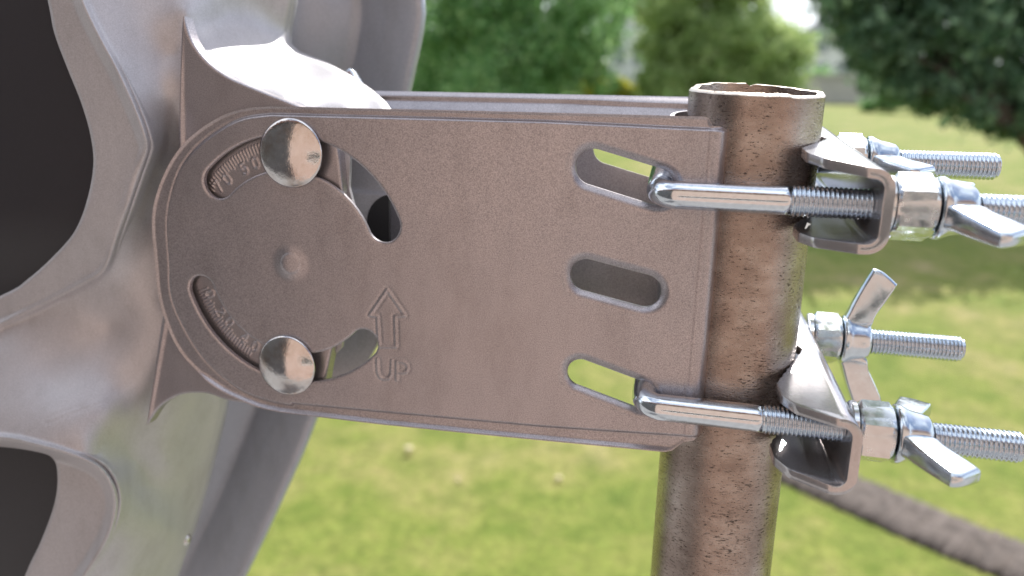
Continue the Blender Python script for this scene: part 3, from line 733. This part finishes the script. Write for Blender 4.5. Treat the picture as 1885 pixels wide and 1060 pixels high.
HOLE2 = smooth_closed([(-220, 806), (-100, 815), (0, 822), (60, 830), (96, 842), (106, 872), (101, 925), (76, 995), (48, 1055), (-20, 1220), (-220, 1300)], 5)
RID1 = smooth_closed([(-220, -220), (70, -220), (128, -70), (152, 0), (180, 60), (215, 125), (248, 195), (270, 252), (274, 275), (264, 310), (238, 380), (215, 440), (192, 497), (150, 525), (80, 560), (0, 598), (-220, 700)], 5)
RID2 = smooth_closed([(-220, 790), (0, 806), (60, 817), (130, 836), (182, 860), (208, 895), (214, 935), (200, 985), (172, 1035), (140, 1085), (60, 1220), (-220, 1340)], 5)
DOM = [(-150, -150), (550, -150), (543, 0), (533, 55), (532, 80), (545, 93), (600, 115), (640, 137), (680, 164), (705, 186), (717, 203), (718, 222), (560, 232), (420, 270), (360, 330), (345, 450), (350, 600), (385, 690), (416, 735),
       (413, 760), (396, 830), (378, 900), (355, 975), (325, 1060), (285, 1180), (270, 1230), (-150, 1230)]
def rays(x, y):
    q = np.stack([(x-PPX)/F, (y-PPY)/F, np.ones_like(x)], -1)
    return q@MR.T
def px_surface(depthf):
    def f(u, v):
        d = rays(u, v); Y = depthf(u, v); t = (Y-CAMP[1])/d[:, 1]
        return CAMP[None]+d*t[:, None]
    return f
def frame_depth(u, v):
    Y = SF(u, v)
    r = np.minimum(sd_poly(u, v, RID1), sd_poly(u, v, RID2))
    k = sstep(-r, -2, 20); Y = Y*(1-k)+(-32+7*sstep(v, 370, 560)*(1-sstep(v, 690, 780)))*k
    Y = Y-1.9*np.exp(-((r+1)/6.5)**2)
    hd = np.minimum(sd_poly(u, v, HOLE1), sd_poly(u, v, HOLE2)); Y = Y+1.0*(1-np.clip(hd/5, 0, 1))**2
    # long scratch on the lower arm
    s = sd_seg(u, v, (85, 775), (252, 712)); Y = Y-.12*np.exp(-(s/1.6)**2)+.10*np.exp(-((s-3.5)/1.6)**2)
    do = sd_poly(u, v, DOM); Y = Y+6*(1-np.sqrt(np.clip(1-(1-np.clip(-do/12, 0, 1))**2, 0, 1)))*(u > 250)
    return Y
def frame_sdf(u, v): return np.maximum(np.maximum(sd_poly(u, v, DOM), -sd_poly(u, v, HOLE1)), -sd_poly(u, v, HOLE2))
pressed_sheet('back_frame', frame_sdf, px_surface(frame_depth), (-149, 730, -149, 1229), 3.2, 3.0, M['frame'], dish)
for hp, lab, e in ((HOLE1, 'upper recess with its shade painted dark', 1.0), (HOLE2, 'lower recess with its shade painted dark', 1.0)):
    c = pressed_sheet('recess_shade_panel', lambda u, v, hp=hp: sd_poly(u, v, hp)-14, px_surface(lambda u, v: -27.5+7*sstep(v, 370, 560)*(1-sstep(v, 690, 780))+.00002*(u-60)**2), (-300, 230, -300, 1400), 8, 2, M['dark'], dish)  # dark sheet painting in the shade of the recess
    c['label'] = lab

# side wing carrying the degree scale, just behind the near plate
def xz(px, py, Y=-22.5): p = onY(px, py, Y); return (p[0], p[2])
FP = smooth_open([(334, 8), (338, 40), (350, 75), (375, 109), (410, 137), (450, 156), (520, 184), (570, 204), (610, 222)], 5).tolist() + [(616, 240), (621, 280), (628, 345), (640, 480), (618, 600), (607, 650), (597, 700), (590, 745)] + smooth_open([(560, 758), (470, 746), (440, 743), (410, 737), (385, 728), (360, 725), (330, 728), (303, 741), (285, 757), (270, 782)], 5).tolist() + [(267, 783), (280, 690), (293, 600), (304, 540), (318, 430), (326, 250), (331, 60)]
FIN = [xz(*p) for p in FP]
def polar(c, r, th): th = math.radians(th); return (c[0]+r*math.cos(th), c[1]+r*math.sin(th))
AC = (-176.0, -54.0)
GL = {'0': [[(.5, 1), (.15, .8), (.1, .5), (.15, .2), (.5, 0), (.85, .2), (.9, .5), (.85, .8), (.5, 1)]],
      '7': [[(.1, 1), (.9, 1), (.4, 0)]], '5': [[(.85, 1), (.25, 1), (.2, .58), (.6, .64), (.88, .42), (.8, .1), (.45, 0), (.12, .12)]],
      '2': [[(.12, .8), (.4, 1), (.8, .88), (.82, .6), (.1, 0), (.9, 0)]], '4': [[(.7, 0), (.7, 1), (.1, .32), (.95, .32)]]}
MARK = []
for i, th_ in enumerate(np.arange(99, 145, 1.78)): MARK.append([polar(AC, 46.0 if i % 5 else 45.0, th_), polar(AC, 49.3, th_)])
for i, th_ in enumerate(np.arange(199, 243, 1.78)): MARK.append([polar(AC, 45.2 if i % 5 else 44.2, th_), polar(AC, 48.6, th_)])
NT = len(MARK)
def glyph(ch, px, py, inward, h=4.6, w=3.2):
    c = np.array(xz(px, py)); d = c-AC; th = math.atan2(d[1], d[0]); up = np.array([math.cos(th), math.sin(th)])*(-1 if inward else 1)
    right = np.array([up[1], -up[0]])
    for ln in GL[ch]: MARK.append([tuple(c+right*(x-.5)*w+up*(y-.5)*h) for x, y in ln])
for ch, px, py in (('7', 399, 344), ('0', 416, 330), ('5', 447, 311), ('0', 468, 300)): glyph(ch, px, py, False)
for ch, px, py in (('0', 384, 541), ('2', 404, 574), ('0', 420, 593), ('4', 448, 623), ('0', 468, 638)): glyph(ch, px, py, True)
def fin_sdf(x, z): return sd_poly(x, z, FIN)
def fin_pos(x, z):
    near = (np.abs(np.hypot(x-AC[0], z-AC[1])-44.5) < 8)
    h = np.zeros(x.shape)
    if near.any():
        d = sd_lines(x[near], z[near], MARK[:NT]); h[near] = .36*np.exp(-(d/.24)**2)
        d = sd_lines(x[near], z[near], MARK[NT:]); h[near] += .5*np.exp(-(d/.34)**2)
    d = sd_poly(x, z, FIN); h -= .9*(1-np.sqrt(np.clip(1-(1-np.clip(-d/1.1, 0, 1))**2, 0, 1)))
    h += .5*np.exp(-((x-np.interp(z, [-137, -40, 38], [-253, -228, -224.5]))/1.2)**2)
    return np.stack([x, -21.6-h, z], 1)
w_ = pressed_sheet('side_wing', fin_sdf, fin_pos, (-257, -152, -137, 42), .28, 5.0, M['plate'], dish)
w_['label'] = 'near side wing with embossed degree scale'
# bevelled end strip of the wing and the inner wall seen through the openings
E1 = [xz(p, q, -17) for p, q in ((620, 262), (644, 268), (641, 345), (660, 420), (640, 470))]+[xz(p, q, -17) for p, q in ((628, 640), (612, 655), (600, 745), (560, 745), (560, 262))]
pressed_sheet('wing_return', lambda x, z: sd_poly(x, z, E1), lambda x, z: np.stack([x, -16.4+0*x, z], 1), (-215, -140, -125, 0), .8, 2, M['frame'], dish)
IW = [xz(p, q, 12) for p, q in ((500, 245), (718, 262), (718, 470), (712, 560), (697, 632), (680, 662), (655, 690), (590, 722), (500, 722))]
zr = xz(650, 345, 12)[1]
def iw_pos(x, z): return np.stack([x, 12-2.2*sstep(-(z-zr+.05*(x+190)), -1, 1)-.4*np.exp(-((z-zr+.05*(x+190))/.7)**2), z], 1)
pressed_sheet('inner_wall', lambda x, z: sd_poly(x, z, IW), iw_pos, (-245, -140, -125, 0), .8, 3, M['frame'], dish)
cpt = xz(727, 412, 8); cx_, cz_ = cpt; rx = abs(xz(676, 412, 8)[0]-cx_); xe = xz(717, 412, 8)[0]
pressed_sheet('dark_opening_disc', lambda x, z: np.maximum(np.hypot(x-cx_, z-cz_)-rx, x-xe), lambda x, z: np.stack([x, 7.6+0*x, z], 1), (cx_-rx-2, cx_+rx+2, cz_-rx-2, cz_+rx+2), .5, 2, M['black'], dish)  # black disc painting in the darkness of an opening on the far side

# reflector: pressed bowl, its rolled edge is the grey band beyond the frame
Ry = [(-400, 200), (-200, 520), (-80, 715), (0, 783), (165, 758), (400, 704), (600, 648), (770, 585), (842, 556), (944, 510), (1060, 454), (1250, 355), (1500, 205)]
rows = smooth_open(Ry, 5)
offs = [(-900, 200), (-700, 160), (-500, 122), (-350, 70), (-240, 78), (-170, 90), (-140, 97), (-122, 100.5), (-114, 100), (-106, 99), (-90, 97.5), (-78, 96.3), (-72, 95.2), (-66, 94.8), (-50, 93.4), (-34, 91.8), (-20, 90.5), (-10, 90.4), (-4, 92), (0, 96), (-2, 104), (-10, 112), (-30, 120), (-200, 140), (-500, 175), (-900, 250)]
V = []
for y, x in rows:
    dy = 1.0
    for o_, Y in offs:
        V.append(onY(x+o_, y+o_*-.12*0, Y))
m = MB(); m.add(V, grid_faces(len(rows), len(offs))); m.build('reflector', M['dish'], dish)
# small screw on the frame edge
p = onY(343, 993, 42); m = MB()
revolve_x(m, [(-2, 1.5), (-2, 3.0), (.5, 3.2), (1.6, 2.2), (2.0, .2)], tuple(p), 24); m.build('screw', M['bolt'], dish, auto=40)
